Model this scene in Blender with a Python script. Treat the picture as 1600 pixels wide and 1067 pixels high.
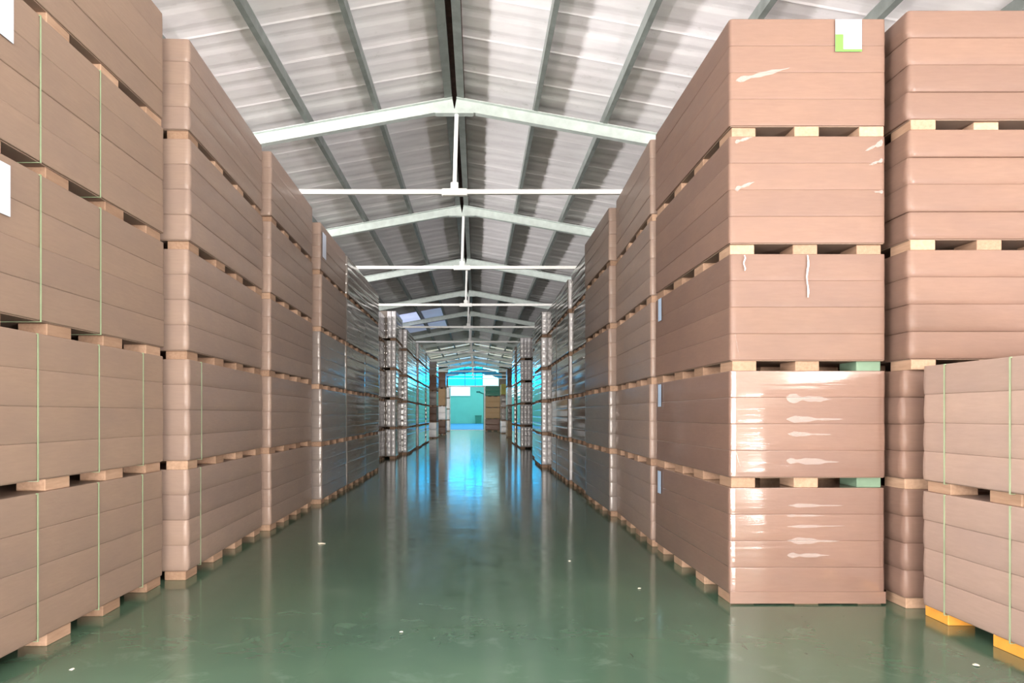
import bpy, math, random
from math import pi, sin, cos, radians
random.seed(11)
SC = bpy.context.scene
COL = SC.collection
for o in list(bpy.data.objects):
    bpy.data.objects.remove(o)

# ------------------------------------------------------------------ camera
F, VX, VY, CH = 1156.0, 745.0, 648.0, 1.49       # focal length and vanishing point in px of the 1600x1067 photo, eye height
cam = bpy.data.objects.new('camera', bpy.data.cameras.new('camera'))
COL.objects.link(cam)
cam.location = (0, 0, CH)
cam.rotation_euler = (pi / 2, 0, 0)
cam.data.sensor_width = 36
cam.data.lens = F / 1600 * 36
cam.data.shift_x = (800 - VX) / 1600
cam.data.shift_y = (VY - 533.5) / 1600
cam.data.clip_start = .05
cam.data.clip_end = 400
SC.camera = cam

# ------------------------------------------------------------------ exposure, world, lights
SC.view_settings.view_transform = 'Standard'
SC.view_settings.look = 'None'
SC.view_settings.gamma = 1
SC.view_settings.use_curve_mapping = False
SC.view_settings.exposure = 0.15
w = bpy.data.worlds.new('sky')
SC.world = w
w.use_nodes = True
w.node_tree.nodes['Background'].inputs[0].default_value = (.75, .88, 1, 1)
w.node_tree.nodes['Background'].inputs[1].default_value = 1.0


def area(name, loc, rot, sx, sy, power, color, spread=180):
    l = bpy.data.lights.new(name, 'AREA')
    l.shape = 'RECTANGLE'
    l.size, l.size_y = sx, sy
    l.energy = power
    l.color = color
    l.spread = radians(spread)
    o = bpy.data.objects.new(name, l)
    COL.objects.link(o)
    o.location = loc
    o.rotation_euler = rot
    return o


RX = -0.353                                     # ridge line
WL, WR = RX - 8.0, RX + 8.0                     # side walls
YB, YE = -20.0, 72.0                             # wall behind the viewer, end wall
# daylight through the open loading door behind the viewer
area('loading_door_daylight', (-0.4, YB + .05, 2.45), (pi / 2 + .22, 0, 0), 15.0, 4.6, 7800, (1, .92, .84))
# daylight through the side doors behind the viewer, right and left
area('side_door_daylight', (WR - .05, -5.3, 1.9), (0, pi / 2 + .35, 0), 3.7, 2.9, 750, (1, .93, .86))
area('side_door_daylight', (WL + .05, -5.0, 1.9), (0, -pi / 2 - .35, 0), 3.7, 4.2, 420, (1, .95, .9))
# added lamps low by the side doors, aimed up to fill the roof
area('roof_fill', (WR - .3, -5.3, .25), (0, pi - .55, 0), 1.2, 2.9, 2700, (1, .93, .95))
area('roof_fill', (WL + .3, -5.0, .25), (0, -pi + .55, 0), 1.2, 4.2, 2300, (1, .93, .95))
# daylight through the strip windows high in the left wall, bay by bay
for k in range(-2, 12):
    y = -0.3 + 6 * k
    p = 530 if y < 22 else 70 if y < 45 else 200
    area('strip_window_and_fill_light', (WL + .12, y + 3, 4.55), (0, -pi / 2, 0), .55, 4.9, p, (1, .96, .95))
    if k >= 0:
        area('strip_window_and_fill_light', (WR - .12, y + 3, 4.55), (0, pi / 2, 0), .55, 4.9, p * (.12 if y < 3 else .27), (1, .95, .98))  # added fill for the left roof slope, set along the right wall
# the lean-to hall beyond the far door, daylight through its cyan roof sheets
area('far_hall_daylight', (RX, 99, 8.6), (0, 0, 0), 15, 50, 7200, (.72, 1, .97))

# ------------------------------------------------------------------ node helpers


class NT:
    def __init__(s, name):
        s.m = bpy.data.materials.new(name)
        s.m.use_nodes = True
        s.t = s.m.node_tree
        s.b = s.t.nodes['Principled BSDF']
        s.out = s.t.nodes['Material Output']

    def n(s, typ, **kw):
        nd = s.t.nodes.new(typ)
        for k, v in kw.items():
            setattr(nd, k, v)
        return nd

    def l(s, a, b):
        s.t.links.new(a, b)

    def set(s, **kw):
        for k, v in kw.items():
            s.b.inputs[k.replace('_', ' ')].default_value = v

    def coords(s, scale, rnd=True, kind='Object'):
        tc = s.n('ShaderNodeTexCoord')
        src = tc.outputs[kind]
        if rnd:
            oi = s.n('ShaderNodeObjectInfo')
            mu = s.n('ShaderNodeMath', operation='MULTIPLY')
            mu.inputs[1].default_value = 91.7
            s.l(oi.outputs['Random'], mu.inputs[0])
            ad = s.n('ShaderNodeVectorMath', operation='ADD')
            s.l(src, ad.inputs[0])
            s.l(mu.outputs[0], ad.inputs[1])
            src = ad.outputs[0]
        mp = s.n('ShaderNodeMapping')
        mp.inputs['Scale'].default_value = scale
        s.l(src, mp.inputs['Vector'])
        return mp.outputs[0]

    def noise(s, vec, scale, detail=3, rough=.55, dist=0):
        nz = s.n('ShaderNodeTexNoise')
        nz.inputs['Scale'].default_value = scale
        nz.inputs['Detail'].default_value = detail
        nz.inputs['Roughness'].default_value = rough
        nz.inputs['Distortion'].default_value = dist
        s.l(vec, nz.inputs['Vector'])
        return nz.outputs['Fac']

    def ramp(s, fac, stops):
        r = s.n('ShaderNodeValToRGB')
        el = r.color_ramp.elements
        while len(el) < len(stops):
            el.new(.5)
        for e, (p, c) in zip(el, stops):
            e.position = p
            e.color = (*c, 1) if len(c) == 3 else c
        s.l(fac, r.inputs[0])
        return r.outputs[0]

    def mix(s, fac, a, b, blend='MIX'):
        m = s.n('ShaderNodeMix', data_type='RGBA', blend_type=blend)
        for sock, v in ((m.inputs[0], fac), (m.inputs[6], a), (m.inputs[7], b)):
            if isinstance(v, (int, float)):
                sock.default_value = v
            elif isinstance(v, tuple):
                sock.default_value = (*v, 1)
            else:
                s.l(v, sock)
        return m.outputs[2]

    def bump(s, fac, strength, dist, target='Normal'):
        b = s.n('ShaderNodeBump')
        b.inputs['Strength'].default_value = strength
        b.inputs['Distance'].default_value = dist
        s.l(fac, b.inputs['Height'])
        s.l(b.outputs[0], s.b.inputs[target])


def sc3(c, k):
    return tuple(min(1, x * k) for x in c)


def plain(name, col, rough=.6, metal=0, var=.12, scale=6):
    t = NT(name)
    v = t.coords((1, 1, 1))
    f = t.noise(v, scale, 4)
    t.l(t.ramp(f, [(.3, sc3(col, 1 - var)), (.7, sc3(col, 1 + var))]), t.b.inputs['Base Color'])
    t.set(Roughness=rough, Metallic=metal)
    return t.m


def card(name, col, coat, coat_rough, wrinkle, coat_bump=.35):
    """corrugated cardboard under stretch film: fibre grain, faint bands, film as a clear coat with creases"""
    t = NT(name)
    oi = t.n('ShaderNodeObjectInfo')
    grain = t.noise(t.coords((3, 3, 26)), 2.2, 5, .6)
    c1 = t.ramp(grain, [(.25, sc3(col, .93)), (.75, sc3(col, 1.05))])
    blot = t.noise(t.coords((1.1, 1.1, 2.5)), 1.6, 3)
    c2 = t.mix(t.ramp(blot, [(.35, (0, 0, 0)), (.75, (.5, .5, .5))]), c1, sc3((col[0] * .92, col[1] * .95, col[2] * 1.05), .86))
    tone = t.ramp(oi.outputs['Random'], [(0, (.88, .88, .89)), (1, (1, 1, 1))])
    c3 = t.mix(1.0, c2, tone, 'MULTIPLY')
    t.l(c3, t.b.inputs['Base Color'])
    t.set(Roughness=.72)
    t.b.inputs['Specular IOR Level'].default_value = .25
    t.b.inputs['Coat Weight'].default_value = coat
    if coat >= 1:
        t.b.inputs['Coat IOR'].default_value = 1.9
    t.b.inputs['Coat Roughness'].default_value = coat_rough
    v = t.coords((.25, .25, 9) if coat >= .9 else (1.2, 1.2, 9))
    wr = t.noise(v, wrinkle, 4, .6, 1.2)
    t.bump(wr, coat_bump, .012, 'Coat Normal')
    v2 = t.coords((2, 2, 5))
    t.bump(t.noise(v2, 3, 3), .25, .01, 'Normal')
    return t.m


M = {}
M['card'] = card('brown_cardboard', (.315, .22, .17), .35, .2, 2.5, .3)
M['card_plain'] = card('bare_brown_cardboard', (.295, .202, .147), .10, .3, 2.5, .2)
M['card_pink'] = card('front_cardboard', (.218, .130, .095), .25, .25, 2.2, .2)
M['card_light'] = card('lightened_pink_brown_cardboard', (.385, .27, .215), .2, .3, 2.2, .2)  # pinker cardboard, lightened in place of stronger light on the two-pack stack
M['card_gloss'] = card('front_cardboard_in_creased_film', (.245, .144, .107), .95, .08, 1.6, .18)
M['card_gloss'].node_tree.nodes['Principled BSDF'].inputs['Coat IOR'].default_value = 1.9
M['card_film'] = card('cardboard_in_clear_film', (.29, .24, .20), 1.0, .05, 1.4, .11)
M['card_grey'] = card('grey_cardboard_in_film', (.27, .22, .19), .8, .12, 2.0, .35)
M['card_dark'] = card('dark_brown_cardboard', (.16, .075, .045), .3, .2, 2)
M['card_tan'] = card('tan_cardboard', (.52, .33, .17), .25, .25, 2)
M['white_film'] = card('white_stretch_film', (.95, .91, .91), 1, .24, 3, .1)
M['white_film'].node_tree.nodes['Principled BSDF'].inputs['Coat IOR'].default_value = 1.75
M['wood'] = None
t = NT('pallet_wood')
g = t.noise(t.coords((14, 1.5, 14)), 3, 5, .6)
oi = t.n('ShaderNodeObjectInfo')
c = t.ramp(g, [(.25, (.36, .22, .14)), (.75, (.52, .34, .23))])
t.l(t.mix(1.0, c, t.ramp(oi.outputs['Random'], [(0, (.62, .58, .55)), (1, (1, 1, 1))]), 'MULTIPLY'), t.b.inputs['Base Color'])
t.set(Roughness=.75)
M['wood'] = t.m
M['wood_sunlit'] = plain('wood_painted_as_sunlit', (.75, .32, .05), .5)  # sunlight on two blocks put into the wood colour
M['wood_mint'] = plain('mint_painted_wood', (.15, .23, .155), .6)
M['strap'] = plain('green_strapping', (.30, .38, .23), .4)
M['strap_pale'] = plain('clear_strapping', (.52, .42, .33), .3)
M['steel'] = plain('galvanised_steel', (.50, .56, .53), .5, 0, .1, 9)
M['steel_dark'] = plain('grey_painted_steel', (.17, .19, .175), .5, 0, .2, 5)
M['steel_white'] = plain('white_painted_steel', (.85, .85, .82), .45, 0, .06, 9)
M['rust'] = plain('rusty_brown_closure', (.10, .045, .035), .85, 0, .4, 9)
M['paper'] = plain('white_paper', (.62, .66, .76), .7, 0, .03)
M['paper_blue'] = plain('pale_blue_paper', (.42, .55, .72), .6, 0, .05)
M['ink'] = plain('grey_ink', (.30, .33, .45), .7, 0, .05)
M['ink_pale'] = plain('pale_violet_ink', (.62, .64, .88), .7, 0, .05)
M['lime'] = plain('lime_green_print', (.13, .52, .05), .6, 0, .05)
M['wall'] = plain('cream_plaster', (.55, .52, .46), .8, 0, .08, 1.2)
M['wall_dark'] = plain('brown_block_wall', (.17, .14, .10), .85, 0, .15, 1.5)
M['teal'] = plain('teal_paint', (.13, .44, .385), .7, 0, .05, .6)
M['bluefloor'] = plain('cyan_floor_paint', (.002, .15, .34), .9, 0, .1, .8)
M['green_dark'] = plain('dark_green_plastic', (.015, .16, .11), .4)
M['tarp'] = plain('blue_tarpaulin', (.02, .33, .55), .45, 0, .2, 2)
M['scrap'] = plain('torn_paper', (.80, .74, .62), .8)
M['yellow'] = plain('dull_yellow_paint', (.40, .38, .10), .6)


def glow(name, col, k):
    t = NT(name)
    f = t.noise(t.coords((1, 1, 1)), 1.2, 2)
    t.l(t.ramp(f, [(.3, sc3(col, .82)), (.7, col)]), t.b.inputs['Emission Color'])
    t.b.inputs['Emission Strength'].default_value = k
    t.set(Base_Color=(*sc3(col, .6), 1), Roughness=.4)
    return t.m


M['pane_cyan'] = glow('backlit_cyan_sheet', (.0, .50, 1.0), 9)
M['pane_pale'] = glow('backlit_pale_sheet', (.35, .85, 1.0), 4)
M['pane_white'] = glow('daylit_window_glass', (1, 1, 1), .85)
M['sky_sheet'] = glow('backlit_blue_roof_sheet', (.62, .70, 1.0), .85)
M['sky_sheet2'] = glow('backlit_dusty_roof_sheet', (.42, .50, .72), .42)
M['cream_glow_sheet'] = glow('glowing_cream_roof_sheet', (.95, .95, .78), .5)  # glow stands in for warm light falling on the far roof

# floor: worn green epoxy
t = NT('green_epoxy')
v = t.coords((1, 1, 1), False)
big = t.noise(v, .45, 4, .6)
fine = t.noise(v, 3.2, 6, .65, .6)
base = t.ramp(big, [(.3, (.056, .112, .078)), (.7, (.088, .158, .100))])
base = t.mix(t.ramp(fine, [(.56, (0, 0, 0)), (.74, (.55, .55, .55))]), base, (.15, .22, .17))
scuff = t.noise(t.coords((1.6, .5, 1), False), 2.1, 5, .7, 1)
base = t.mix(t.ramp(scuff, [(.60, (0, 0, 0)), (.75, (.6, .6, .6))]), base, (.045, .08, .055))
t.l(base, t.b.inputs['Base Color'])
t.l(t.ramp(fine, [(.3, (.09, .09, .09)), (.8, (.2, .2, .2))]), t.b.inputs['Roughness'])
t.bump(t.noise(t.coords((1, 1.6, 1), False), 1.6, 3, .5), .10, .02)
M['floor'] = t.m

# roof sheets: dusty white fibre-cement
t = NT('white_roof_sheet')
a = t.noise(t.coords((.9, 2.5, 1)), 1.3, 5, .6)
cc = t.ramp(a, [(.28, (.82, .78, .80)), (.62, (.95, .92, .93))])
st = t.noise(t.coords((2.2, 2.2, 2)), 2.4, 4, .7)
cc = t.mix(t.ramp(st, [(.62, (0, 0, 0)), (.85, (.5, .5, .5))]), cc, (.42, .42, .36))
t.l(cc, t.b.inputs['Base Color'])
t.set(Roughness=.75)
M['roof'] = t.m

# ------------------------------------------------------------------ mesh helpers


def mesh(name, verts, faces, mats, fm=None, smooth=False):
    me = bpy.data.meshes.new(name)
    me.from_pydata(verts, [], faces)
    for m in (mats if isinstance(mats, (list, tuple)) else [mats]):
        me.materials.append(m)
    if fm:
        me.polygons.foreach_set('material_index', fm)
    if smooth:
        me.polygons.foreach_set('use_smooth', [True] * len(me.polygons))
    me.update()
    return me


def link(name, me, parent=None, loc=(0, 0, 0), rot=(0, 0, 0), label=None, kind=None):
    o = bpy.data.objects.new(name, me)
    COL.objects.link(o)
    o.location = loc
    o.rotation_euler = rot
    if parent is not None:
        o.parent = parent
    if label:
        o['label'] = label
    if kind:
        o['kind'] = kind
    return o


def thing(name, label, cat, loc=(0, 0, 0), rotz=0, group=None, kind=None, me=None):
    o = link(name, me, None, loc, (0, 0, rotz), label, kind)
    o['category'] = cat
    if group:
        o['group'] = group
    return o


class MB:
    def __init__(s):
        s.v, s.f = [], []

    def box(s, x0, x1, y0, y1, z0, z1):
        b = len(s.v)
        s.v += [(x, y, z) for z in (z0, z1) for y in (y0, y1) for x in (x0, x1)]
        s.f += [tuple(b + i for i in q) for q in ((0, 2, 3, 1), (4, 5, 7, 6), (0, 1, 5, 4), (2, 6, 7, 3), (0, 4, 6, 2), (1, 3, 7, 5))]
        return s

    def bevbox(s, x0, x1, y0, y1, z0, z1, r):
        """box with chamfered edges"""
        b = len(s.v)
        xs, ys, zs = (x0, x1), (y0, y1), (z0, z1)
        idx = {}
        for i in (0, 1):
            for j in (0, 1):
                for k in (0, 1):
                    dx, dy, dz = (r if i == 0 else -r), (r if j == 0 else -r), (r if k == 0 else -r)
                    for a, p in enumerate(((xs[i], ys[j] + dy, zs[k] + dz), (xs[i] + dx, ys[j], zs[k] + dz), (xs[i] + dx, ys[j] + dy, zs[k]))):
                        idx[i, j, k, a] = len(s.v)
                        s.v.append(p)
        g = idx
        for i in (0, 1):
            q = [g[i, 0, 0, 0], g[i, 1, 0, 0], g[i, 1, 1, 0], g[i, 0, 1, 0]]
            s.f.append(tuple(q if i else q[::-1]))
            q = [g[0, i, 0, 1], g[1, i, 0, 1], g[1, i, 1, 1], g[0, i, 1, 1]]
            s.f.append(tuple(q[::-1] if i else q))
            q = [g[0, 0, i, 2], g[1, 0, i, 2], g[1, 1, i, 2], g[0, 1, i, 2]]
            s.f.append(tuple(q if i else q[::-1]))
        for i in (0, 1):
            for j in (0, 1):
                s.f.append((g[i, j, 0, 0], g[i, j, 0, 1], g[i, j, 1, 1], g[i, j, 1, 0]))
                s.f.append((g[i, 0, j, 0], g[i, 0, j, 2], g[i, 1, j, 2], g[i, 1, j, 0]))
                s.f.append((g[0, i, j, 1], g[0, i, j, 2], g[1, i, j, 2], g[1, i, j, 1]))
                for k in (0, 1):
                    s.f.append((g[i, j, k, 0], g[i, j, k, 1], g[i, j, k, 2]))
        return s

    def extrude_y(s, prof, y0, y1):
        b = len(s.v)
        n = len(prof)
        s.v += [(x, y0, z) for x, z in prof] + [(x, y1, z) for x, z in prof]
        for i in range(n):
            j = (i + 1) % n
            s.f.append((b + i, b + j, b + n + j, b + n + i))
        s.f.append(tuple(range(b, b + n)))
        s.f.append(tuple(range(b + 2 * n - 1, b + n - 1, -1)))
        return s

    def tube(s, p, q, r, n=10):
        import mathutils
        p, q = mathutils.Vector(p), mathutils.Vector(q)
        d = (q - p).normalized()
        a = d.cross(mathutils.Vector((0, 0, 1) if abs(d.z) < .9 else (1, 0, 0))).normalized()
        c = d.cross(a)
        b = len(s.v)
        for e in (p, q):
            for i in range(n):
                an = 2 * pi * i / n
                s.v.append(tuple(e + a * (r * cos(an)) + c * (r * sin(an))))
        for i in range(n):
            j = (i + 1) % n
            s.f.append((b + i, b + j, b + n + j, b + n + i))
        s.f.append(tuple(b + i for i in range(n)))
        s.f.append(tuple(b + n + i for i in range(n - 1, -1, -1)))
        return s

    def me(s, name, mat, smooth=False):
        return mesh(name, s.v, s.f, mat, smooth=smooth)


def bar(mb, p, q, prof):
    """sweep a closed profile (u along world Y, v perpendicular in the XZ plane) from p to q (both in one XZ plane)"""
    dx, dz = q[0] - p[0], q[2] - p[2]
    L = math.hypot(dx, dz)
    nx, nz = -dz / L, dx / L
    if nz < 0:
        nx, nz = -nx, -nz
    b = len(mb.v)
    n = len(prof)
    for e in (p, q):
        for u, v in prof:
            mb.v.append((e[0] + nx * v, e[1] + u, e[2] + nz * v))
    for i in range(n):
        j = (i + 1) % n
        mb.f.append((b + i, b + j, b + n + j, b + n + i))
    mb.f.append(tuple(range(b + n - 1, b - 1, -1)))
    mb.f.append(tuple(range(b + n, b + 2 * n)))


# ------------------------------------------------------------------ building shell
APEX = 6.30                                     # underside of the rafters at the ridge
SL = .18
RD, PD = .20, .15                               # rafter depth, purlin depth
SHEET = APEX + RD + PD + .005


def roof_z(x, base):
    return base - SL * abs(x - RX)


def struct(name, me, parent=None):
    return link(name, me, parent, kind=None if parent else 'structure')


struct('floor', MB().box(WL - .3, WR + .3, YB - .3, YE + .15, -.2, 0).me('floor', M['floor']))
eave = roof_z(WR, SHEET)
struct('wall_left', MB().box(WL - .25, WL, YB, -7.1, 0, 4.2).box(WL - .25, WL, -2.9, YE, 0, 4.2).box(WL - .25, WL, -7.1, -2.9, 3.8, 4.2).box(WL - .25, WL, YB, YE, 4.95, eave).me('wall_left', M['wall']))
struct('wall_right', MB().box(WR, WR + .25, YB, -6.8, 0, 4.2).box(WR, WR + .25, -3.8, YE, 0, 4.2).box(WR, WR + .25, -6.8, -3.8, 3.8, 4.2).box(WR, WR + .25, YB, YE, 4.95, eave).me('wall_right', M['wall']))


def gable(mb, y0, y1, holes):
    """gable wall with a door hole (x0,x1,z1) and everything above z=glass left open between gx0,gx1"""
    x0, x1, z1 = holes
    for a, b in ((WL - .25, x0), (x1, WR + .25)):
        pr = [(a, 0), (b, 0), (b, roof_z(b, SHEET))]
        if a < RX < b:
            pr.append((RX, SHEET))
        pr.append((a, roof_z(a, SHEET)))
        mb.extrude_y(pr, y0, y1)
    if z1 is not None:
        pr = [(x0, z1), (x1, z1), (x1, roof_z(x1, SHEET))]
        if x0 < RX < x1:
            pr.append((RX, SHEET))
        pr.append((x0, roof_z(x0, SHEET)))
        mb.extrude_y(pr, y0, y1)
    return mb


struct('wall_back', gable(MB(), YB - .25, YB, (-7.9, 7.1, 4.75)).me('wall_back', M['wall']))

# far end wall: door opening, backlit sheeting in the gable
D0X, D1X, DZ = -2.62, .75, 4.28
G0X, G1X = -2.8, 2.15
wb = MB()
gable(wb, YE, YE + .2, (G0X, G1X, None))
wb.box(D1X, G1X, YE, YE + .2, 0, DZ)
wb.box(G0X, D0X, YE, YE + .2, 0, DZ)
struct('wall_far', wb.me('wall_far', M['wall_dark']))
gw = link('window_1', MB().box(G0X, G1X, YE - .02, YE + .1, DZ, DZ + .07).me('gable_rail', M['steel_white']), kind='structure')
gx = [G0X, -1.15, -.15, .55, G1X]
for i in range(4):
    a, b = gx[i] + .05, gx[i + 1] - .05
    pr = [(a, DZ + .07), (b, DZ + .07), (b, roof_z(b, APEX - .05)), (a, roof_z(a, APEX - .05))]
    if a < RX < b:
        pr.insert(3, (RX, APEX - .05))
    link('pane', MB().extrude_y(pr, YE + .03, YE + .06).me('pane', M['pane_pale' if i == 3 else 'pane_cyan']), gw)
    if i:
        x = gx[i]
        link('mullion', MB().box(x - .05, x + .05, YE - .01, YE + .1, DZ + .07, roof_z(x, APEX)).me('mullion', M['tarp']), gw)
tp = MB()
n = 16
for i in range(n):
    a, b = G0X - .1 + (G1X - G0X + .4) * i / n, G0X - .1 + (G1X - G0X + .4) * (i + 1) / n
    za, zb = 5.95 - .55 * ((a - RX) / 2.7) ** 2, 5.95 - .55 * ((b - RX) / 2.7) ** 2
    wav = .05 * sin(i * 2.1)
    tp.extrude_y([(a, za - .42 + wav), (b, zb - .42 + .05 * sin((i + 1) * 2.1)), (b, zb + .1), (a, za + .1)], YE - .05 - .02 * (i % 2), YE - .004)
thing('tarpaulin', 'blue tarpaulin valance hanging in an arch above the far doorway', 'tarpaulin', me=tp.me('tarpaulin', M['tarp']))
dr = link('door_1', MB().box(D1X - .06, D1X + .12, YE - .05, YE + .25, 0, DZ).box(D0X - .12, D0X + .06, YE - .05, YE + .25, 0, DZ)
          .box(D0X, D1X, YE - .05, YE + .2, DZ - .08, DZ).me('door_frame', M['steel_white']), kind='structure')
link('door_sill', MB().box(D0X, D1X, YE - .1, YE + .2, 0, .03).me('door_sill', M['steel_white']), dr)

# hall beyond the far door
HX0, HX1, HE = RX - 9, RX + 9, 126.0
struct('floor_far_hall', MB().box(HX0, HX1, YE + .15, HE, -.2, 0).me('floor_far_hall', M['bluefloor']))
struct('wall_far_hall', MB().box(HX0, HX1, HE, HE + .3, 0, 9).box(HX0 - .3, HX0, YE + .2, HE, 0, 9).box(HX1, HX1 + .3, YE + .2, HE, 0, 9)
       .me('wall_far_hall', M['teal']))
struct('ceiling_far_hall', MB().box(HX0, HX1, YE + .2, HE, 9, 9.2).me('ceiling_far_hall', M['steel_white']))
wn = link('window_2', MB().box(-4.5, -1.1, HE - .12, HE, 4.68, 4.8).box(-4.5, -1.1, HE - .12, HE, 6.6, 6.72).box(-4.5, -4.38, HE - .12, HE, 4.8, 6.6)
          .box(-1.22, -1.1, HE - .12, HE, 4.8, 6.6).me('window_frame', M['steel_white']), kind='structure')
link('pane', MB().box(-4.38, -1.22, HE - .06, HE - .02, 4.8, 6.6).me('pane', M['pane_white']), wn)
bn = thing('waste_bin', 'dark green bin against the teal wall beyond the far doorway', 'bin', (.25, 124.5, 0))
link('bin_body', MB().extrude_y([(-.48, .12), (.48, .12), (.55, 1.3), (-.55, 1.3)], -.4, .4).me('bin_body', M['green_dark']), bn)
link('bin_lid', MB().bevbox(-.58, .58, -.45, .45, 1.3, 1.4, .03).me('bin_lid', M['green_dark']), bn)
for sx in (-.4, .4):
    link('wheel', MB().tube((sx - .04, .25, .1), (sx + .04, .25, .1), .1).me('wheel', M['steel_dark']), bn)
lp = thing('wall_lamp', 'dark arm lamp on the jamb inside the far doorway', 'lamp', (D1X - .05, YE + .8, 0))
link('pole', MB().tube((0, 0, 0), (0, 0, 3.6), .06).me('pole', M['green_dark']), lp)
link('arm', MB().tube((0, 0, 3.55), (-.55, 0, 3.75), .06).me('arm', M['green_dark']), lp)
link('lamp_head', MB().bevbox(-.75, -.35, -.15, .15, 3.66, 3.82, .04).me('lamp_head', M['green_dark']), lp)

# roof: sheets, purlins, ridge closure, trusses
HW = 8.25
ceil = link('ceiling', None, kind='structure')


def sheet_mesh(side, mat):
    """one corrugated sheet, ridge to eave, 1.0 m along the aisle with a lapped edge"""
    prof = []
    for k in range(2):
        y = k / 2
        prof += [(y + .0, 0), (y + .24, .0), (y + .34, .008), (y + .40, .008)]
    prof += [(1.0, 0), (1.03, -.010)]
    v, f = [], []
    for d in (0.03, HW):
        for y, z in prof:
            v.append((side * d, y, z - SL * d))
    n = len(prof)
    for i in range(n - 1):
        q = (i, i + 1, n + i + 1, n + i)
        f.append(q if side < 0 else q[::-1])
    off = len(v)
    v2 = [(x, y, z + .012) for x, y, z in v]
    f2 = [tuple(off + i for i in q[::-1]) for q in f]
    return mesh('roof_sheet', v + v2, f + f2, mat)


SH = {(s, m): sheet_mesh(s, M[m]) for s in (-1, 1) for m in ('roof', 'cream_glow_sheet')}


def short_sheet(d0, d1, mat):
    return MB()


ny = int(YE - YB)
for i in range(ny):
    y = YB + i
    for s in (-1, 1):
        cream = (52 <= y < 70 and i % 3 != 0)
        link('roof_sheet', SH[s, 'cream_glow_sheet' if cream and i % 2 else 'roof'], ceil, (RX, y, SHEET + random.uniform(-.004, .004)))
# a run of translucent sheets let into the left slope
for y0, y1, d0, d1, mm in ((34.0, 37.0, 1.25, 2.2, 'sky_sheet2'), (34.0, 37.0, 2.35, 3.4, 'sky_sheet'), (38.5, 41.0, 1.25, 2.2, 'sky_sheet2'), (38.5, 41.0, 2.35, 3.4, 'sky_sheet2')):
    v = [(RX - d, y, SHEET - .022 - SL * d - e) for e in (0, .01) for d in (d0, d1) for y in (y0, y1)]
    link('translucent_roof_sheet', mesh('translucent_roof_sheet', v, [(0, 1, 3, 2), (4, 6, 7, 5), (0, 4, 5, 1), (2, 3, 7, 6), (0, 2, 6, 4), (1, 5, 7, 3)], M[mm]), ceil,
         label='translucent blue roof sheet')

link('ridge_closure', MB().extrude_y([(RX - .16, SHEET - .05), (RX + .16, SHEET - .05), (RX + .16, SHEET + .03), (RX, SHEET + .07), (RX - .16, SHEET + .03)], YB, YE)
     .me('ridge_closure', M['rust']), ceil)
ORD = ['first', 'second', 'third', 'fourth', 'fifth', 'sixth', 'seventh', 'eighth', 'ninth', 'tenth', 'eleventh', 'twelfth', 'thirteenth', 'fourteenth',
       'fifteenth', 'sixteenth', 'seventeenth']


def purlin_me(side, w_=.065):
    # lipped channel, web upright, open to the eave
    d_, th = PD, .006
    p = [(0, 0), (w_, 0), (w_, .02), (w_ - th, .02), (w_ - th, th), (th, th), (th, d_ - th), (w_, d_ - th), (w_, d_), (0, d_)]
    p = [(side * x, z - SL * x) for x, z in p]
    if side < 0:
        p = p[::-1]
    return MB().extrude_y(p, YB, YE).me('purlin', M['steel_dark'])


PM = {s: purlin_me(s) for s in (-1, 1)}
PR = {s: purlin_me(s, .115) for s in (-1, 1)}
for s in (-1, 1):
    for k, d in enumerate((.04, 1.19, 2.28, 3.40, 4.52, 5.64, 6.76, 7.85)):
        side = 'left' if s < 0 else 'right'
        thing('purlin', f'grey steel roof purlin, {ORD[k]} one {side} of the ridge', 'purlin', (RX + s * (d + (.06 if s > 0 and k else 0)), 0, APEX + RD - SL * (d + (.06 if s > 0 and k else 0)) - .003), 0,
              'purlins under the roof sheets', 'structure', PR[s] if k == 0 else PM[s])

IP = [(-.06, 0), (.06, 0), (.06, .012), (.006, .02), (.006, RD - .02), (.06, RD - .012), (.06, RD), (-.06, RD), (-.06, RD - .012), (-.006, RD - .02), (-.006, .02), (-.06, .012)]
TIEZ = 5.01
raf = {}
for s in (-1, 1):
    mb = MB()
    bar(mb, (0, 0, 0), (s * 8.0, 0, -SL * 8.0), IP)
    raf[s] = mb.me('rafter', M['steel'])
hm = MB()
hm.extrude_y([(-.3, -.3 * SL - .012), (.3, -.3 * SL - .012), (.3, -.3 * SL), (0, .0), (-.3, -.3 * SL)], -.07, .07)
haunch = hm.me('apex_plate', M['steel'])
HT = (SHEET - eave) and 5.6
tie = MB().box(-7.2, 7.2, -.035, .035, -.035, .035).me('tie_bar', M['steel_white'])
post = MB().tube((0, 0, TIEZ - APEX + .03), (.035, 0, -.05), .032, 10).me('king_post', M['steel_white'])
plate = MB().bevbox(-.2, .2, -.05, .05, -.06, .05, .012).bevbox(-.06, .06, -.045, .045, .045, .15, .01).me('tie_plate', M['steel_white'])
cols = {s: MB().box(s * 7.98 - .1, s * 7.98 + .1, -.1, .1, -APEX, -SL * 8 + .05).me('column', M['steel']) for s in (-1, 1)}
for k in range(-5, 11):
    y = 11.7 + 6 * k
    r = thing('roof_truss', (f'pale steel roof truss with tie bar, {ORD[k]} visible along the aisle' if k >= 0 else 'pale steel roof truss above and behind the viewer'),
              'truss', (RX, y, APEX), 0, 'roof trusses across the aisle', 'structure')
    for s in (-1, 1):
        link('rafter', raf[s], r)
        link('column', cols[s], r)
    link('apex_plate', haunch, r)
    link('tie_bar', tie, r, (0, 0, TIEZ - APEX))
    link('king_post', post, r)
    link('tie_plate', plate, r, (0, 0, TIEZ - APEX))

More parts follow.
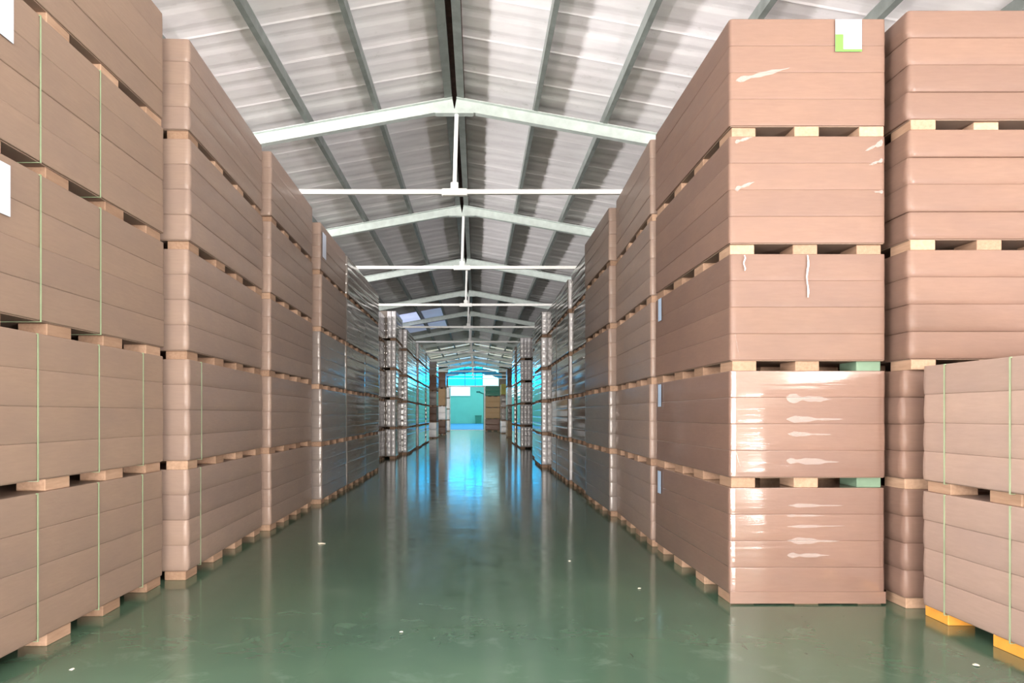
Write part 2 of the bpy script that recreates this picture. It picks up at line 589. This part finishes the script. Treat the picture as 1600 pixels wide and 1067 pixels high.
# strip windows high in the left wall, plus unseen ones added opposite for the fill
for k in range(14):
    y0 = -12.3 + .3 + 6 * k
    wn = link('window_%d' % (k + 3), MB().box(WL - .2, WL - .02, y0 - .15, y0 + 5.15, 4.2, 4.26).box(WL - .2, WL - .02, y0 - .15, y0 + 5.15, 4.89, 4.95)
              .me('window_frame', M['steel_white']), kind='structure')
    wr = link('window_%d' % (k + 17), MB().box(WR + .02, WR + .2, y0 - .15, y0 + 5.15, 4.2, 4.26).box(WR + .02, WR + .2, y0 - .15, y0 + 5.15, 4.89, 4.95)
              .me('window_frame', M['steel_white']), kind='structure')  # frame of the added unseen window in the right wall
    for j in range(6):
        link('mullion', MB().box(WR + .02, WR + .2, y0 + j * 1.0 - .02, y0 + j * 1.0 + .02, 4.26, 4.89).me('mullion', M['steel_white']), wr)
        link('mullion', MB().box(WL - .2, WL - .02, y0 + j * 1.0 - .02, y0 + j * 1.0 + .02, 4.26, 4.89).me('mullion', M['steel_white']), wn)

# ------------------------------------------------------------------ packs
_cache = {}


def bundle_me(W, L, h, bulge, mat):
    key = ('b', round(W, 3), round(L, 3), round(h, 3), bulge, mat)
    if key in _cache:
        return _cache[key]
    r = .022
    rows = [(0, -.001 if bulge > .002 else -.0003), (.03, bulge * .25), (.2, bulge * .9), (.45, bulge), (.75, bulge * .6), (.97, 0), (1, -.001 if bulge > .002 else -.0003)]
    v, f = [], []
    ring = []
    for cx, cy, a0 in ((1, 1, 0), (-1, 1, 90), (-1, -1, 180), (1, -1, 270)):
        for a in (-1, 0, 45, 90, 91):
            an = radians(a0 + min(90, max(0, a)))
            # the outermost points lie on the flats, so that the wide faces shade flat
            ex = -cx * .03 if abs(sin(an)) > .9 and a in (-1, 91) else 0
            ey = -cy * .03 if abs(cos(an)) > .9 and a in (-1, 91) else 0
            ring.append((cx, cy, cos(an), sin(an), ex, ey))
    n = len(ring)
    for tz, off in rows:
        for cx, cy, ca, sa, ex, ey in ring:
            v.append((cx * (W / 2 - r) + ca * (r + off) + ex, cy * (L / 2 - r) + sa * (r + off) + ey, tz * h))
    for k in range(len(rows) - 1):
        for i in range(n):
            j = (i + 1) % n
            f.append((k * n + i, k * n + j, (k + 1) * n + j, (k + 1) * n + i))
    f.append(tuple(range(n - 1, -1, -1)))
    b = (len(rows) - 1) * n
    f.append(tuple(range(b, b + n)))
    me = mesh('bundle', v, f, M[mat])
    sm = [True] * (len(f) - 2) + [False, False]
    me.polygons.foreach_set('use_smooth', sm)
    _cache[key] = me
    return me


def cached(key, fn):
    if key not in _cache:
        _cache[key] = fn()
    return _cache[key]


PH = .084                                       # pallet height


def strap_me(W, H, mat):
    def mk():
        e, th, w2 = .011, .003, .0062
        x0, x1, z0, z1 = -W / 2 - e, W / 2 + e, PH - .009, H - .004
        mb = MB()
        mb.box(x0, x0 + th, -w2, w2, z0, z1).box(x1 - th, x1, -w2, w2, z0, z1).box(x0, x1, -w2, w2, z1 - .003, z1 + .003).box(x0, x1, -w2, w2, z0 - .003, z0)
        return mb.me('strap', M[mat])
    return cached(('s', W, H, mat), mk)


def pleat_me(H, mat, side=1):
    """gathered stretch film: a vertical fold bulging once per bundle"""
    def mk():
        v, f = [], []
        rows = 33
        sect = [(-.074, 0), (-.068, -.95), (-.02, -1), (.03, -.88), (.062, -.70), (.074, 0)]
        sect = sect if side > 0 else [(-x_, y_) for x_, y_ in sect[::-1]]
        n = len(sect)
        for k in range(rows):
            t_ = k / (rows - 1)
            rad = .018 + .022 * abs(sin(t_ * 4 * pi)) ** .6
            for x_, y_ in sect:
                v.append((x_, rad * y_, PH + .01 + t_ * (H - PH - .02)))
        for k in range(rows - 1):
            for i in range(n - 1):
                f.append((k * n + i, k * n + i + 1, (k + 1) * n + i + 1, (k + 1) * n + i)[::-1])
            f.append((k * n + n - 1, k * n, (k + 1) * n, (k + 1) * n + n - 1)[::-1])
        f.append(tuple(range(n)))
        f.append(tuple(range((rows - 1) * n, rows * n))[::-1])
        return mesh('film_fold', v, f, M[mat], smooth=True)
    return cached(('p', H, mat, side), mk)


def pack(label, group, cx, cy, z, W, L, H, rot=0, mat='card', detail=2, nb=4, bulge=.0025, straps=(), strap_mat='strap', side=1, pleats=0,
         jit=.0025, name='cardboard_pack', block_mats=None):
    """pallet with a load of flat cardboard bundles. side=+1: the aisle is towards +X"""
    r = thing(name, label, 'pack', (cx, cy, z), rot, group)
    bl, bw = .28, .19
    yc = [(-L / 2 + .02 + bl / 2) + (L - .04 - bl) * i / 3 for i in range(4)]
    xc = [-W / 2 + bw / 2 + .015, 0, W / 2 - bw / 2 - .015]
    if detail >= 2:
        bm_ = cached(('blk',), lambda: MB().bevbox(-bw / 2, bw / 2, -bl / 2, bl / 2, 0, PH - .006, .004).me('pallet_block', M['wood']))
        for i, y in enumerate(yc):
            for j, x in enumerate(xc):
                me = bm_
                lb = None
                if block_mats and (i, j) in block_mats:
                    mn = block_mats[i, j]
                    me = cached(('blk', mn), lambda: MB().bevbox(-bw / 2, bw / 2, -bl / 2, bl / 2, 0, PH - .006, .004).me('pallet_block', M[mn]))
                    lb = {'wood_sunlit': 'pallet block coloured bright orange as if sunlit', 'wood_mint': 'mint green pallet block'}[mn]
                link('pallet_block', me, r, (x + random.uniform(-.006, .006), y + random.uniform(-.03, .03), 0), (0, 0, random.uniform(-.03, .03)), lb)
    else:
        def mk():
            mb = MB()
            for y in yc:
                for x in xc:
                    mb.box(x - bw / 2, x + bw / 2, y - bl / 2, y + bl / 2, 0, PH - .006)
            return mb.me('pallet_blocks', M['wood'])
        link('pallet_blocks', cached(('blks', W, L), mk), r, kind='stuff')
    link('pallet_deck', cached(('deck', W, L), lambda: MB().box(-W / 2 + .012, W / 2 - .012, -L / 2 + .012, L / 2 - .012, PH - .006, PH).me('pallet_deck', M['card_plain'])), r)
    h = (H - PH) / nb
    me = bundle_me(W, L, h, bulge, mat)
    for k in range(nb):
        link('bundle', me, r, (random.uniform(-jit, jit), random.uniform(-jit, jit), PH + k * h), (0, 0, random.uniform(-.0006, .0006)))
    for y in straps:
        link('strap', strap_me(W, H, strap_mat), r, (0, y, 0))
    for k in range(pleats):
        link('film_fold', pleat_me(H, 'white_film', side), r, (side * (W / 2 - .08 - .15 * k), -L / 2 - .004, 0), label='white gathered stretch film')
    return r


def sheet_label(parent, x, y, z, wx, hz, axis, mat, name='paper_label', label='white paper label'):
    """thin paper stuck on a face: axis '+x','-x' (faces the aisle) or '-y' (faces the viewer)"""
    th = .002
    if axis == '-y':
        mb = MB().box(-wx / 2, wx / 2, -th, 0, 0, hz)
    elif axis == '+x':
        mb = MB().box(0, th, -wx / 2, wx / 2, 0, hz)
    else:
        mb = MB().box(-th, 0, -wx / 2, wx / 2, 0, hz)
    return link(name, mb.me(name, M[mat]), parent, (x, y, z), label=label)


TIER = ['bottom', 'second', 'third', 'fourth', 'top']
GL, GR = 'cardboard packs stacked in the left row', 'cardboard packs stacked in the right row'


def stack(row, idx, xf, y0, y1, heights, W, mat, desc, skew=0, block_mats_of={}, **kw):
    """a stack whose aisle face is at xf, from depth y0 to y1"""
    side = 1 if row == 'left' else -1
    cx = xf - side * W / 2
    L = y1 - y0
    z = 0
    out = []
    det = 2 if y0 < 21 else 1
    for k, H in enumerate(heights):
        tn = TIER[k] if k < len(heights) - 1 else 'top'
        lab = f'{desc}, {tn} tier of {ORD[idx]} stack in {row} row'
        jx = random.uniform(-.012, .012) if y0 > 7 else random.uniform(-.006, .006)
        m = mat[k] if isinstance(mat, (list, tuple)) else mat
        out.append(pack(lab, GL if row == 'left' else GR, cx + jx, (y0 + y1) / 2 + random.uniform(-.012, .012), z, W, L, H,
                        skew + random.uniform(-.003, .003), m, det, side=side, block_mats=block_mats_of.get(k), **kw))
        z += H
    return out


WLk = 1.30
# ---- left row
L1 = stack('left', 0, -2.75, 3.98, 6.50, (1.0, 1.0, 1.0, 1.0, 1.0), WLk, 'card_plain', 'brown pack with green straps')
L1[4]['label'] = 'brown unstrapped pack, top tier of first stack in left row'
for k, q in enumerate(L1):
    for y in ((-.62, .13, .84) if k < 2 else (-.60, .14) if k < 4 else ()):
        link('strap', strap_me(WLk, 1.0, 'strap'), q, (0, y, 0))
z4 = PH
# two paper sheets near the viewer's end of the first stack
for k, hh in ((4, 0), (3, 0)):
    p = L1[k]
H1 = 1.0


def side_label_at(p, side, W, ydep, zc, wy, hz, mat, label):
    yl = ydep - p.location.y
    x = side * (W / 2 + .012)
    return sheet_label(p, x, yl, zc - hz / 2 - p.location.z, wy, hz, '+x' if side > 0 else '-x', mat, 'paper_label', label)


def zat(y, D):
    return CH + (VY - y) * D / F


def xat(x, D):
    return (x - VX) * D / F


pl = side_label_at(L1[3], 1, WLk, 4.26, 3.83, .22, .30, 'paper', 'white printed paper sheet')
pl2 = side_label_at(L1[2], 1, WLk, 4.23, 2.80, .22, .30, 'paper', 'white printed paper sheet')
for q in (pl, pl2):
    mb = MB()
    for i in range(5):
        mb.box(.002, .003, -.085, .085 - .03 * (i % 3), .05 + .045 * i, .058 + .045 * i)
    link('print', mb.me('print', M['ink_pale']), q)
L2 = stack('left', 1, -2.655, 6.64, 9.30, (.995, .995, .995, .995, .90), WLk, 'card', 'brown film-wrapped pack', skew=.04, bulge=.008)
for q in L2[:2]:
    link('strap', strap_me(WLk, .995, 'strap'), q, (0, -1.0, 0))
L3 = stack('left', 2, -2.655, 9.44, 12.05, (.99, .99, .99, .99, .90), WLk, 'card', 'brown film-wrapped pack', skew=.019)
L4 = stack('left', 3, -2.60, 12.3, 14.75, (.96, .96, .96, .95, .86), WLk, ['card_grey', 'card_grey', 'card_grey', 'card', 'card'], 'brown film-wrapped pack', skew=.01)
side_label_at(L4[4], 1, WLk, 12.55, 4.35, .3, .42, 'paper', 'white paper label')
L5 = stack('left', 4, -2.61, 14.85, 17.3, (.96, .96, .96, .96, .84), WLk, 'card_film', 'grey-brown clear-wrapped pack')
L6 = stack('left', 5, -2.63, 17.4, 19.9, (.97, .97, .97, .97, .84), WLk, 'card_film', 'grey-brown clear-wrapped pack')
L7 = stack('left', 6, -3.00, 20.0, 22.45, (.97, .97, .97, .97, .9), WLk, 'card_film', 'grey-brown clear-wrapped pack')
L8 = stack('left', 7, -3.08, 22.6, 24.8, (.97, .97, .97, .97, .9), WLk, 'card_film', 'grey-brown clear-wrapped pack')
L9 = stack('left', 8, -2.75, 25.0, 27.5, (1.0, 1.0, 1.0, 1.0, 1.0), WLk, 'card_film', 'clear-wrapped pack with white film end', pleats=2, skew=.014)
yy = 27.6
for i, xf in enumerate((-2.60, -2.63, -2.58, -2.62, -2.60)):
    stack('left', 9 + i, xf, yy, yy + 2.5, (.97, .97, .97, .97, .80 if i != 3 else .95), WLk, 'card_film', 'clear-wrapped pack in cyan light', pleats=1 if i in (0, 2) else 0, skew=.006)
    yy += 2.62

# ---- right row
WRk = 1.22
hr = .917
R1 = stack('right', 0, 1.985, 5.80, 8.22, (hr,) * 4 + (hr, ), WRk, ['card_gloss', 'card_gloss', 'card_pink', 'card_pink', 'card_pink'], 'salmon pack by the viewer', bulge=.0015, block_mats_of={1: {(0, 2): 'wood_mint'}, 2: {(0, 2): 'wood_mint'}}, jit=.001)
R2 = stack('right', 1, 1.99, 8.30, 10.72, (hr,) * 5, WRk, 'card', 'brown film-wrapped pack', skew=-.028)
R3 = stack('right', 2, 1.935, 10.82, 13.2, (hr,) * 4 + (.85,), WRk, ['card_grey', 'card_grey', 'card', 'card', 'card'], 'brown film-wrapped pack')
R4 = stack('right', 3, 2.01, 13.3, 15.7, (hr,) * 4 + (.80,), WRk, 'card_film', 'grey-brown clear-wrapped pack')
R5 = stack('right', 4, 1.955, 15.8, 18.2, (hr,) * 4 + (.71,), WRk, 'card_film', 'clear-wrapped pack with white film end', pleats=1)
R6 = stack('right', 5, 1.96, 18.3, 20.7, (hr,) * 4 + (.71,), WRk, 'card_film', 'grey-brown clear-wrapped pack', pleats=1)
R7 = stack('right', 6, 1.82, 20.8, 23.2, (hr,) * 4 + (.72,), WRk, 'card_film', 'clear-wrapped pack with white film end', pleats=2)
R8 = stack('right', 7, 1.95, 23.3, 25.8, (hr,) * 4 + (.75,), WRk, 'card_film', 'clear-wrapped pack in cyan light')
R9 = stack('right', 8, 2.25, 26.0, 28.5, (hr,) * 4 + (.80,), WRk, 'card_film', 'set-back clear-wrapped pack')
R10 = stack('right', 9, 2.30, 29.0, 31.5, (.95,) * 4 + (.85,), WRk, 'card_film', 'set-back clear-wrapped pack')
R11 = stack('right', 10, 1.90, 32.3, 34.8, (.97,) * 4 + (.98,), WRk, 'card_film', 'clear-wrapped pack with white film end', pleats=3)
R12 = stack('right', 11, 1.84, 36.2, 38.7, (.97,) * 4 + (.95,), WRk, 'card_film', 'clear-wrapped pack in cyan light')
R13 = stack('right', 12, 2.05, 39.0, 41.5, (.97,) * 4 + (.95,), WRk, 'card_film', 'clear-wrapped pack in cyan light')

# pale blue labels near the far edge of the first stack's aisle face
for k, y_, zc in ((2, 7.98, zat(484, 7.98)), (1, 8.0, zat(618, 8.0)), (0, 7.98, zat(753, 7.98))):
    side_label_at(R1[k], -1, WRk, y_, zc, .13, .24, 'paper_blue', 'pale blue label')
# printed sheet high on the front face of the first stack
yf = -(8.22 - 5.80) / 2 - .014
p = R1[4]
x0, x1, z0, z1 = xat(1304, 5.79), xat(1345, 5.79), zat(82, 5.79), zat(30, 5.79)
ps = sheet_label(p, (x0 + x1) / 2 - p.location.x, yf, z0 - p.location.z, x1 - x0, min(z1, p.location.z + hr - .01) - z0, '-y', 'paper', 'paper_label', 'white sheet with lime green corner print')
wq, hq = x1 - x0, .26
mb = MB().box(-wq / 2, -wq / 2 + .062, -.003, -.002, 0, .135).box(-wq / 2 + .062, wq / 2, -.003, -.002, 0, .018)
link('green_print', mb.me('green_print', M['lime']), ps)
mb = MB()
mb.extrude_y([(-.01, .045), (.02, .05), (.05, .11), (.0, .115)], -.003, -.002)
mb.box(-.02, .0, -.003, -.002, .15, .16).box(.02, .045, -.003, -.002, .175, .183).box(-.035, -.015, -.003, -.002, .215, .228)
link('print', mb.me('print', M['ink_pale']), ps)
link('skirt_board', MB().box(-WRk / 2, WRk / 2, -.012, -.004, .012, PH + .02).me('skirt_board', M['card_gloss']), R1[0], (0, -(8.22 - 5.80) / 2, 0))
# loose tails of stretch film hanging on the third tier's front


def tail(p, xpx, ytop, ybot, wd):
    D = 5.77
    x, zt, zb = xat(xpx, D) - p.location.x, zat(ytop, D) - p.location.z, zat(ybot, D) - p.location.z
    v, f = [], []
    n_ = 9
    for i in range(n_):
        tt = i / (n_ - 1)
        ww = wd * (.6 + .5 * sin(tt * 5) ** 2) * (1 if i < n_ - 1 else .4)
        xx = x + .006 * sin(tt * 9)
        z_ = zt + (zb - zt) * tt
        for dy in (0, .006):
            v += [(xx - ww / 2, yf - .002 - dy, z_), (xx + ww / 2, yf - .002 - dy, z_)]
    for i in range(n_ - 1):
        a = i * 4
        f += [(a + 2, a + 3, a + 7, a + 6), (a + 1, a, a + 4, a + 5), (a, a + 2, a + 6, a + 4), (a + 3, a + 1, a + 5, a + 7)]
    link('film_tail', mesh('film_tail', v, f, M['white_film']), p, label='loose tail of white stretch film')


tail(R1[2], 1263, 398, 464, .012)
tail(R1[2], 1164, 398, 422, .009)

t = NT('creased_film_highlight')
t.set(Base_Color=(.95, .92, .9, 1), Roughness=.2)
t.b.inputs['Alpha'].default_value = .085
M['film'] = t.m  # whitish material of the painted highlights on the creased film


def highlight_strip(p, x0p, y0p, x1p, y1p, wpx):  # thin whitish strip that paints a highlight on the creased film
    D = 5.775
    k_ = D / F
    v, f = [], []
    n_ = 15
    ph = random.uniform(0, 6)
    for i in range(n_):
        tt = i / (n_ - 1)
        x = xat(x0p + (x1p - x0p) * tt, D) - p.location.x
        z_ = zat(y0p + (y1p - y0p) * tt, D) - p.location.z
        hw = wpx * k_ * (.55 + .22 * sin(ph + tt * 9) + .12 * sin(ph * 2 + tt * 23)) * min(1, tt * 9 + .15) * (1 - tt) ** .7 + .0006
        v += [(x, yf - .003, z_ - hw), (x, yf - .003, z_ + hw), (x, yf - .0045, z_ - hw), (x, yf - .0045, z_ + hw)]
    for i in range(n_ - 1):
        a = 4 * i
        f += [(a + 2, a + 6, a + 7, a + 3), (a, a + 1, a + 5, a + 4), (a + 1, a + 3, a + 7, a + 5), (a, a + 4, a + 6, a + 2)]
    link('film_crease_highlight', mesh('film_crease_highlight', v, f, M['film']), p, label='whitish painted highlight on the creased stretch film')


for kk, *q in ((4, 1150, 126, 1235, 106, 9), (3, 1149, 222, 1176, 214, 6), (3, 1149, 296, 1180, 284, 7),
               (3, 1380, 222, 1352, 236, 8), (3, 1380, 250, 1358, 258, 6), (3, 1380, 300, 1366, 300, 4), (2, 1149, 520, 1156, 560, 4),
               (1, 1149, 700, 1158, 730, 5),
               (1, 1230, 622, 1300, 624, 13), (1, 1230, 655, 1318, 655, 8), (1, 1232, 678, 1300, 679, 6), (1, 1230, 720, 1312, 722, 11),  # from here on, painted reflection streaks on the two lower tiers
               (0, 1232, 790, 1318, 790, 5), (0, 1230, 806, 1290, 806, 4), (0, 1231, 823, 1320, 822, 4), (0, 1231, 845, 1312, 846, 9), (0, 1231, 868, 1296, 868, 8)):
    highlight_strip(R1[kk], *q)

# second column beside the first right stack
GB = 'cardboard packs in the column beside the first right stack'
z = 0
for k in range(5):
    H = hr
    pk = pack(f'brown banded pack, {TIER[k]} tier of the column behind the two-pack stack', GB, 3.285 + .63 + (.02 if k > 1 else 0), 5.66 + 1.22 + (.0 if k > 1 else .03), z,
              1.26, 2.44, H, random.uniform(-.004, .004), 'card_pink', 2, 4, .013, side=-1, jit=.008)
    z += H
# short two-pack stack beside the viewer
GT = 'cardboard packs in the short two-pack stack'
z = 0
for k in range(2):
    pack(('lower' if k == 0 else 'upper') + ' brown pack with green straps in the short two-pack stack', GT, 3.31 + .65, 4.28, z, 1.30, 2.44, .925, -.006, 'card_light', 2, 4, .006,
         straps=(-.45, .30, .95), side=-1, block_mats={(3, 0): 'wood_sunlit', (2, 0): 'wood_sunlit'} if k == 0 else None)
    z += .925

# ---- far end: odd packs and boxes before the end wall
GF = 'odd packs stacked near the far doorway'


def far(label, x0, x1, D, yb, yt, depth, mat, **kw):
    """front face given by its extent at depth D"""
    W = xat(x1, D) - xat(x0, D)
    zb, zt = max(0, zat(yb, D)), zat(yt, D)
    return zb, zt, W


def far_stack(desc, x0px, x1px, D, tiers, depth=1.3):
    X0, X1 = xat(x0px, D), xat(x1px, D)
    z = 0
    for i, (h, mat, lab) in enumerate(tiers):
        pack(lab, GF, (X0 + X1) / 2, D + depth / 2, z, X1 - X0, depth, h, random.uniform(-.01, .01), mat, 1, 2, .006)
        z += h


far_stack('', 664, 682, 46.5, [(1.0, 'white_film', 'white film-wrapped pack at the bottom of the left stack past the cyan packs'),
                               (1.0, 'card_dark', 'dark brown pack second up in the left stack past the cyan packs'),
                               (.95, 'card_grey', 'grey film pack third up in the left stack past the cyan packs'),
                               (.95, 'card_dark', 'dark brown pack fourth up in the left stack past the cyan packs'),
                               (.95, 'card_film', 'clear-wrapped pack on top of the left stack past the cyan packs')], 2.4)
far_stack('', 676, 696, 54.5, [(1.05, 'card_dark', 'dark red-brown pack on the floor left of the far doorway'),
                               (1.05, 'white_film', 'white crumpled film pack second up left of the far doorway'),
                               (1.3, 'card_tan', 'tan box third up in the stack left of the far doorway'),
                               (1.2, 'card_dark', 'dark brown box on top of the stack left of the far doorway')], 2.2)
far_stack('', 688, 702.5, 66, [(.98, 'white_film', 'pale pack at the bottom of the stack against the left jamb of the far doorway'),
                               (.98, 'white_film', 'pale pack second up against the left jamb of the far doorway'),
                               (.98, 'white_film', 'pale pack third up against the left jamb of the far doorway'),
                               (.98, 'white_film', 'pale pack fourth up against the left jamb of the far doorway')], 1.6)
far_stack('', 758.5, 781, 67, [(1.1, 'card_dark', 'dark red-brown box at the bottom of the stack right of the far doorway'),
                               (1.0, 'card_tan', 'tan box second up in the stack right of the far doorway'),
                               (1.02, 'card_tan', 'tan box third up in the stack right of the far doorway'),
                               (.95, 'green_dark', 'dark green crate on top of the stack right of the far doorway')], 1.4)
far_stack('', 783, 796, 58, [(1.0, 'white_film', 'white pack at the bottom of the narrow stack right of the tan boxes'),
                             (1.0, 'card_grey', 'grey pack second up in the narrow stack right of the tan boxes'),
                             (1.0, 'card_grey', 'grey pack third up in the narrow stack right of the tan boxes'),
                             (.9, 'yellow', 'dull yellow box on top of the narrow stack right of the tan boxes')], 2.0)
far_stack('', 793, 806, 47.5, [(1.05, 'card_tan', 'orange-tan box at the bottom of the right stack past the cyan packs'),
                               (1.0, 'card_grey', 'grey pack second up in the right stack past the cyan packs'),
                               (1.2, 'white_film', 'pale pink pack third up in the right stack past the cyan packs'),
                               (1.2, 'card_dark', 'dark brown pack on top of the right stack past the cyan packs')], 2.4)

# ---- scraps on the floor
def scrap(label, px, py, size):
    D = F * CH / (py - VY)
    v = []
    n_ = 8
    for i in range(n_):
        a = 2 * pi * i / n_
        rr = size * random.uniform(.6, 1)
        v.append((rr * cos(a), .8 * rr * sin(a), .002 + random.uniform(0, size * .18)))
    v += [(x, y, z_ + .002) for x, y, z_ in v]
    v += [(0, 0, .004), (0, 0, size * .22 + .006)]
    f = []
    for i in range(n_):
        j = (i + 1) % n_
        f += [(16, j, i), (17, n_ + i, n_ + j), (i, j, n_ + j, n_ + i)]
    thing('paper_scrap', label, 'scrap', (xat(px, D), D, 0), random.uniform(0, 3), 'paper scraps on the floor', None, mesh('paper_scrap', v, f, M['scrap']))


scrap('largest torn paper scrap on the green floor beside the left row', 502, 850, .055)
scrap('small paper scrap in the middle of the green floor', 627, 988, .018)
scrap('tiny paper scrap on the floor before the salmon stack', 999, 920, .02)
scrap('tiny paper scrap on the floor along the right row', 890, 877, .016)
scrap('paper scrap on the floor beside the first left stack', 112, 1047, .022)
scrap('pale scrap on the floor in front of the short two-pack stack', 1525, 1040, .03)
